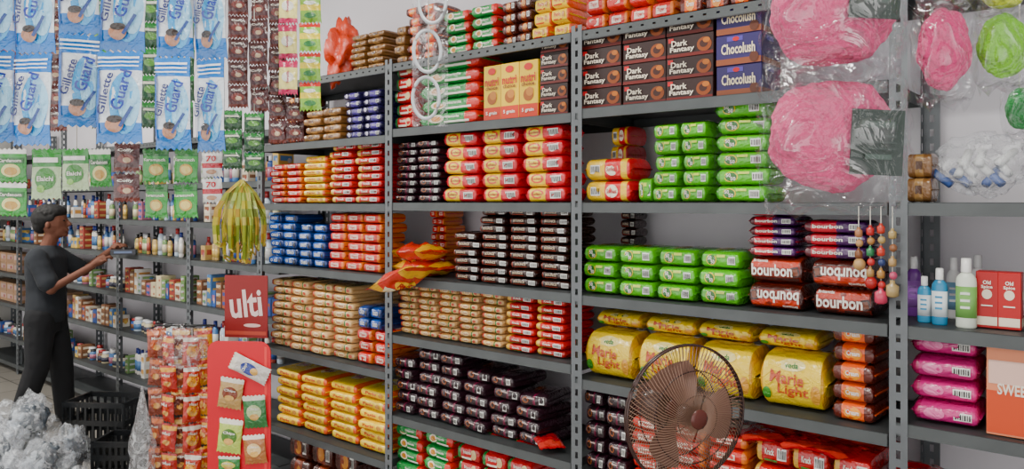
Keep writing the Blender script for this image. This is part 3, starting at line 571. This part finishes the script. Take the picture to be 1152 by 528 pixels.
# ---------------------------------------------------------------- snack strips on a wire stand beside the board
d=3.7; q=P(203,500,d); zt=P(203,366,d).z; BK=M('2a2c2e','plastic')
e=put(None,'display_stand',(q.x,q.y,0),rz=TH,label='thin dark metal stand carrying hanging snack strips',cat='display stand')
mb=MB(); mb.tube([(0,.05,0),(0,.05,zt)],.009,BK,10); put(mb.mesh('pole'),'pole',(0,0,0),parent=e)
mb=MB(); mb.tube([(-.15,.05,zt-.01),(.15,.05,zt-.01)],.005,BK,8)
for x in (-.13,-.065,0,.065,.13): mb.tube([(x,.05,zt-.01),(x,-.04,zt-.01)],.004,BK,6)
put(mb.mesh('crossbar'),'crossbar',(0,0,0),parent=e)
mb=MB(); mb.lathe([(.13,0),(.13,.01),(.02,.025)],BK,24,c=(0,.05,0)); put(mb.mesh('base'),'base',(0,0,0),parent=e)
for i,px in enumerate([177,190,203,216,229]):
    dd=d-.05-.03*(i%2)
    strip(CHP[i%5],'chp%d'%(i%5),px,[(370+8*(i%2)+j*33,401+8*(i%2)+j*33) for j in range(5)],20,dd,zt-.005,'brown and red snack packets hanging in a strip',random.uniform(-20,20),0,name='snack_packet_strip',cat='snack packet strip',th=.03,wob=.14)
for j,(px,py,r) in enumerate([(205,392,.11)]):
    c=P(px,py,3.48); e=put(None,'plastic_bag',(c.x,c.y,zt),rz=TH,label='clear crumpled plastic bag over hanging snack packets',cat='plastic bag')
    put(bagmesh(r,.05,.1,31,.35),'bag_film',(0,0,c.z-zt),parent=e); mb=MB(); mb.tube([(0,0,c.z-zt+.08),(0,.15,.0)],.001,STR,4); put(mb.mesh('string'),'string',(0,0,0),parent=e)
put(tied_bag(.07,.31,4,M('f4f6f8','milky')),'plastic_bag',(P(160,470,3.6).x,P(160,470,3.6).y,.315),label='tall crumpled clear plastic bag standing',cat='plastic bag')
# crates and bags on floor
def crate(px,d,w,dp,h,rz,z=0):
    mb=MB(); m=M('1c1e20','plastic')
    mb.box((0,0,.01),(w,dp,.02),m)
    for zz in (.03,h*.35,h*.65,h-.015):
        for s in (-1,1):
            mb.box((0,s*(dp/2-.006),zz),(w,.012,.03),m); mb.box((s*(w/2-.006),0,zz),(.012,dp,.03),m)
    for i in range(9):
        for s in (-1,1): mb.box((-w/2+w*i/8*.98+.005,s*(dp/2-.006),h/2),(.014,.01,h*.96),m)
    for i in range(7):
        for s in (-1,1): mb.box((s*(w/2-.006),-dp/2+dp*i/6*.97+.006,h/2),(.01,.014,h*.96),m)
    q=P(px,400,d); return put(mb.mesh('crate'),'plastic_crate',(q.x,q.y,z),rz=rz,label='black slatted plastic crate on the floor',cat='crate',group='black crates on the floor')
crate(120,4.5,.38,.26,.34,TH-.1); crate(142,4.08,.26,.22,.24,TH)
for k,(px,d,r,hh,mk) in enumerate([(-26,4.35,.125,.35,1),(30,4.3,.13,.38,0),(80,4.0,.09,.3,1),(-2,3.85,.12,.34,0),(50,3.78,.11,.32,1),(30,3.42,.11,.2,0),(92,3.55,.11,.23,0),(-38,3.5,.1,.24,1),(132,3.68,.07,.16,0)]):
    c=P(px,400,d); e=put(None,'plastic_bag',(c.x,c.y,0),rz=k,label='crumpled clear and grey plastic bag on the floor pile',cat='plastic bag',group='pile of plastic bags')
    put(bagmesh(r*1.08,r*.95,hh*.52,k+40,.45,mat=M('e8ecf0','milky')),'bag_film',(0,0,hh*.52),parent=e)
    mb=MB(); cc=[('3a4450','e0e4e8'),('c8d0d8','4a545e'),('2c3440','9aa4ae')][k%3]
    for j in range(4):
        aa=j*1.6+k; mb.ball((math.cos(aa)*r*.38,math.sin(aa)*r*.34,(j-1.5)*hh*.15),(r*.5,r*.42,hh*.22),M(cc[j%2]),4,.6,2.4,k+j*3)
    put(mb.mesh('contents'),'contents',(0,0,hh*.5),parent=e)
# ---------------------------------------------------------------- fan
d=1.72; q=P(772,466,d); R=.157
e=put(None,'pedestal_fan',(q.x,q.y,0),rz=TH+math.radians(22),label='dark brown pedestal fan with round wire cage',cat='fan')
FM=M('3a2420','plastic'); hz=q.z
for side,nm in ((-1,'front_grille'),(1,'rear_grille')):
    mb=MB(); n=96
    for k in range(n):
        a=2*math.pi*k/n; tw=.5; pts=[]
        for t in (0,.25,.5,.75,.93,1):
            r=.022+(R-.022)*t; aa=a+tw*t*side; y=side*(.045*(1-t**2.4)+.004); pts.append((r*math.cos(aa),y,r*math.sin(aa)))
        mb.tube(pts,.0009,M('8a6a58','plastic'),4)
    for rr,yy in ((R,.004),(R*.66,.03),(R*.33,.043)): mb.tube([(rr*math.cos(2*math.pi*k/48),side*yy,rr*math.sin(2*math.pi*k/48)) for k in range(48)],.0028 if rr==R else .0014,FM,6,True)
    mb.ball((0,side*.048,0),(.024,.006,.024),M('5a2a22','plastic'),2)
    put(mb.mesh(nm),nm,(0,0,hz),parent=e)
mb=MB(); mb.ball((0,0,0),(.025,.02,.025),FM,3); put(mb.mesh('hub'),'hub',(0,0,hz),parent=e)
vs=[];fs=[]
for i in range(7):
    t=i/6; r=.02+.105*t; wv=.4+.3*math.sin(t*math.pi*.8)
    for j in range(6): 
        s=j/5-.5; a=s*wv*1.6+.35*t; vs.append((r*math.cos(a),.03*s*(1.2-t*.5),r*math.sin(a)))
for i in range(6):
    for j in range(5): fs.append((i*6+j,i*6+j+1,i*6+j+7,i*6+j+6))
bm_=MB(); bm_.add(vs,fs,M('7c5a4c','plastic'),True); bme=bm_.mesh('blade')
for k in range(3): put(bme,'blade',(0,0,hz),rot=(0,2*math.pi/3*k+.4,0),parent=e)
mb=MB(); prof=[(.03,0),(.05,.01),(.055,.05),(.05,.09),(.03,.115),(.01,.12)]
mb.lathe(prof,FM,24); m=mb.mesh('motor'); put(m,'motor_housing',(0,.05,hz),rot=(-math.pi/2,0,0),parent=e)
mb=MB(); mb.tube([(0,.1,.03),(0,.1,hz-.03)],[.018,.013],FM,14); put(mb.mesh('pole'),'pole',(0,0,0),parent=e)
mb=MB(); mb.lathe([(.17,0),(.17,.012),(.12,.03),(.03,.045),(.02,.08)],FM,32,c=(0,.1,0)); put(mb.mesh('base'),'base',(0,0,0),parent=e)
# ---------------------------------------------------------------- person
pd=5.05; base=P(52,400,pd); base.z=0
fa=math.radians(12)
U=Vector((c2,c1,0)); A=Vector((-c1,c2,0)); Fd=(U*math.cos(fa)+A*math.sin(fa)); S=Vector((Fd.y,-Fd.x,0))
def J(f_,s_,z_): return Fd*f_+S*s_+Vector((0,0,z_))
def ell(mb,c,rf,rs,rz,mat,n=14,m=10):
    vs=[];fs=[]
    for j in range(m+1):
        ph=math.pi*j/m
        for k in range(n):
            a=2*math.pi*k/n; vs.append(c+Fd*(rf*math.sin(ph)*math.cos(a))+S*(rs*math.sin(ph)*math.sin(a))+Vector((0,0,rz*math.cos(ph))))
    for j in range(m):
        for k in range(n): fs.append((j*n+k,(j+1)*n+k,(j+1)*n+(k+1)%n,j*n+(k+1)%n))
    mb.add(vs,fs,mat)
def limb(mb,pts,rs,mat,n=12):
    mb.tube(pts,rs,mat,n)
    for p,r in zip(pts,rs): ell(mb,Vector(p),r,r,r,mat,10,8)
def loft(mb,secs,mat,n=20):
    vs=[];fs=[]
    for f_,s_,z_,rf,rs in secs:
        for k in range(n): a=2*math.pi*k/n; vs.append(J(f_+rf*math.cos(a),s_+rs*math.sin(a),z_))
    for i in range(len(secs)-1):
        for k in range(n): fs.append((i*n+k,i*n+(k+1)%n,(i+1)*n+(k+1)%n,(i+1)*n+k))
    fs.append(tuple(range(n))[::-1]); fs.append(tuple((len(secs)-1)*n+k for k in range(n))); mb.add(vs,fs,mat)
def remesh(mb,vox,name,mat,parent=None,smooth=2,**kw):
    me=mb.mesh(name); o=bpy.data.objects.new(name,me); COL.objects.link(o)
    r=o.modifiers.new('r','REMESH'); r.mode='VOXEL'; r.voxel_size=vox; r.use_smooth_shade=True
    s=o.modifiers.new('s','SMOOTH'); s.iterations=smooth; s.factor=.5
    bpy.context.view_layer.update()
    m2=bpy.data.meshes.new_from_object(o.evaluated_get(bpy.context.evaluated_depsgraph_get())); bpy.data.objects.remove(o)
    m2.materials.clear(); m2.materials.append(mat)
    for p in m2.polygons: p.material_index=0; p.use_smooth=True
    return put(m2,name,(0,0,0) if parent else base,parent=parent,**kw)
SK=M('6a3e2c','matte'); x=MB()
loft(x,[(-.01,0,.70,.09,.135),(0,0,.8,.095,.13),(0,0,.92,.085,.12),(.0,0,1.05,.1,.145),(-.005,0,1.14,.095,.165),(0,0,1.19,.06,.1)],SK)
limb(x,[J(.0,0,1.17),J(.03,0,1.27)],[.05,.045],SK)
ell(x,J(.045,0,1.375),.085,.072,.1,SK); ell(x,J(.075,0,1.33),.056,.05,.068,SK)
x.tube([J(.12,0,1.385),J(.147,0,1.35)],[.008,.014],SK,8); ell(x,J(.142,0,1.35),.013,.013,.01,SK); ell(x,J(.126,0,1.315),.013,.022,.009,SK); ell(x,J(.112,0,1.285),.018,.024,.016,SK)
for s in (-1,1): ell(x,J(.035,s*.078,1.35),.015,.01,.024,SK)
arms=[([J(0,.16,1.14),J(.1,.2,.94),J(.32,.13,1.08)],J(.325,.12,1.09),J(.42,.07,1.15)),([J(0,-.16,1.14),J(.17,-.19,1.02),J(.38,-.06,1.17)],J(.385,-.055,1.175),J(.47,.0,1.22))]
for pts,w0,w1 in arms:
    limb(x,pts,[.048,.036,.024],SK); dv=(w1-w0).normalized(); side=dv.cross(Vector((0,0,1))).normalized()
    x.tube([w0,w0+dv*.04,w0+dv*.085],[.022,.03,.026],SK,10)
    for i in range(4):
        o_=side*(.026-.0175*i); b=w0+dv*.08+o_; L=[.052,.066,.07,.058][i]
        k1=b+dv*L*.5+Vector((0,0,-.006)); k2=b+dv*L*.8+Vector((0,0,-.03)); limb(x,[b,k1,k2],[.008,.0075,.0065],SK,8)
    b=w0+dv*.035+side*.022; limb(x,[b,b+side*.022+dv*.025+Vector((0,0,-.006)),b+side*.018+dv*.05+Vector((0,0,-.02))],[.009,.0085,.007],SK,8)
hips=[(J(-.01,.075,.74),J(-.02,.09,.42),J(-.13,.1,.07)),(J(0,-.075,.74),J(.06,-.09,.42),J(.08,-.1,.07))]
for hp,kn,an in hips:
    limb(x,[hp,kn,an],[.08,.055,.038],SK); limb(x,[an+Vector((0,0,-.03)),an+Fd*.14+Vector((0,0,-.045))],[.035,.025],SK)
body=remesh(x,.0065,'person',SK,smooth=1,label='person in dark t-shirt and black trousers reaching to a shelf',cat='person')
x=MB(); TS=M('1e2228','cloth')
loft(x,[(-.01,0,.70,.112,.152),(0,0,.8,.118,.148),(0,0,.92,.113,.143),(.0,0,1.05,.12,.163),(-.005,0,1.14,.11,.18),(0,0,1.195,.07,.11),(.005,0,1.215,.056,.062)],TS)
for pts,_,_ in arms: a,b=Vector(pts[0]),Vector(pts[1]); limb(x,[a,a.lerp(b,.45),a.lerp(b,.8)],[.066,.062,.064],TS)
remesh(x,.011,'t_shirt',TS,parent=body)
x=MB(); TR=M('0e0f13','cloth')
loft(x,[(-.01,0,.64,.105,.15),(-.01,0,.72,.112,.152),(0,0,.80,.105,.14)],TR)
for hp,kn,an in hips: limb(x,[hp,kn,an+Vector((0,0,.0))],[.097,.075,.062],TR)
remesh(x,.011,'trousers',TR,parent=body)
x=MB(); HR=M('080606','matte')
ell(x,J(.035,0,1.435),.092,.083,.056,HR); ell(x,J(-.01,0,1.395),.08,.086,.085,HR); ell(x,J(-.03,0,1.345),.05,.066,.055,HR)
for s in (-1,1): ell(x,J(.035,s*.068,1.4),.04,.018,.03,HR)
for i in range(60):
    a=i*2.4; ph=math.acos(1-(i+.5)/60*.95); r_=.088
    if math.cos(a)*math.sin(ph)<.75: ell(x,J(.02+r_*math.sin(ph)*math.cos(a)*1.0,r_*.92*math.sin(ph)*math.sin(a),1.415+.07*math.cos(ph)),.013,.013,.013,HR,8,6)
remesh(x,.006,'hair',HR,parent=body,smooth=1)
for s in (-1,1):
    mb=MB(); ell(mb,J(.119,s*.03,1.38),.007,.011,.006,M('1a1210','plastic')); put(mb.mesh('eye'),'eye',(0,0,0),parent=body)
for hp,kn,an in hips:
    mb=MB(); ell(mb,an+Fd*.05+Vector((0,0,-.035)),.13,.048,.035,M('2a2420','matte')); put(mb.mesh('shoe'),'shoe',(0,0,0),parent=body)
D=dict(shape='box',col='2a2c34',dec=[('r',0,0,1.4,.8,'5a6a8a')]); put(build(D,.16,.05,.035),'small_box',base+J(.49,.04,1.165),rz=math.atan2(Fd.y,Fd.x),label='small dark box held in both hands',cat='box')
# ---------------------------------------------------------------- tube lamps added out of view for overhead light and foil highlights
for i,(lx,ly,en) in enumerate([(-.6,.9,34),(-2.9,.9,40),(-5.6,.9,90)]):
    e=put(None,'added_tube_light',(lx,ly,CEIL),label='added white tube lamp, unseen, lighting the racks from the ceiling',cat='lamp',group='added ceiling tube lamps')
    mb=MB(); mb.box((0,0,-.02),(1.25,.06,.04),M('e8e8e8','plastic'),.003); put(mb.mesh('h'),'housing',(0,0,0),parent=e)
    mb=MB(); mb.tube([(-.58,0,-.06),(.58,0,-.06)],.014,M('ffffff','emit'),12); put(mb.mesh('t'),'tube',(0,0,0),parent=e)
    l=bpy.data.lights.new('lamp','AREA'); l.shape='RECTANGLE'; l.size=1.2; l.size_y=.12; l.energy=en; l.color=(1,.97,.91); lo=bpy.data.objects.new('added_lamp_light',l); COL.objects.link(lo); lo.parent=e; lo.location=(0,0,-.085)
w=bpy.data.worlds.new('w'); SC.world=w; w.use_nodes=True
bg=w.node_tree.nodes['Background']; bg.inputs[0].default_value=(1,.98,.96,1); bg.inputs[1].default_value=2.2
# ---------------------------------------------------------------- camera
cd=bpy.data.cameras.new('cam'); cam=bpy.data.objects.new('camera',cd); COL.objects.link(cam); SC.camera=cam
cam.location=(0,0,H); cam.rotation_euler=(math.radians(90),0,TH); cd.sensor_width=36; cd.lens=F/1152*36; cd.shift_y=-36/1152; cd.clip_start=.05
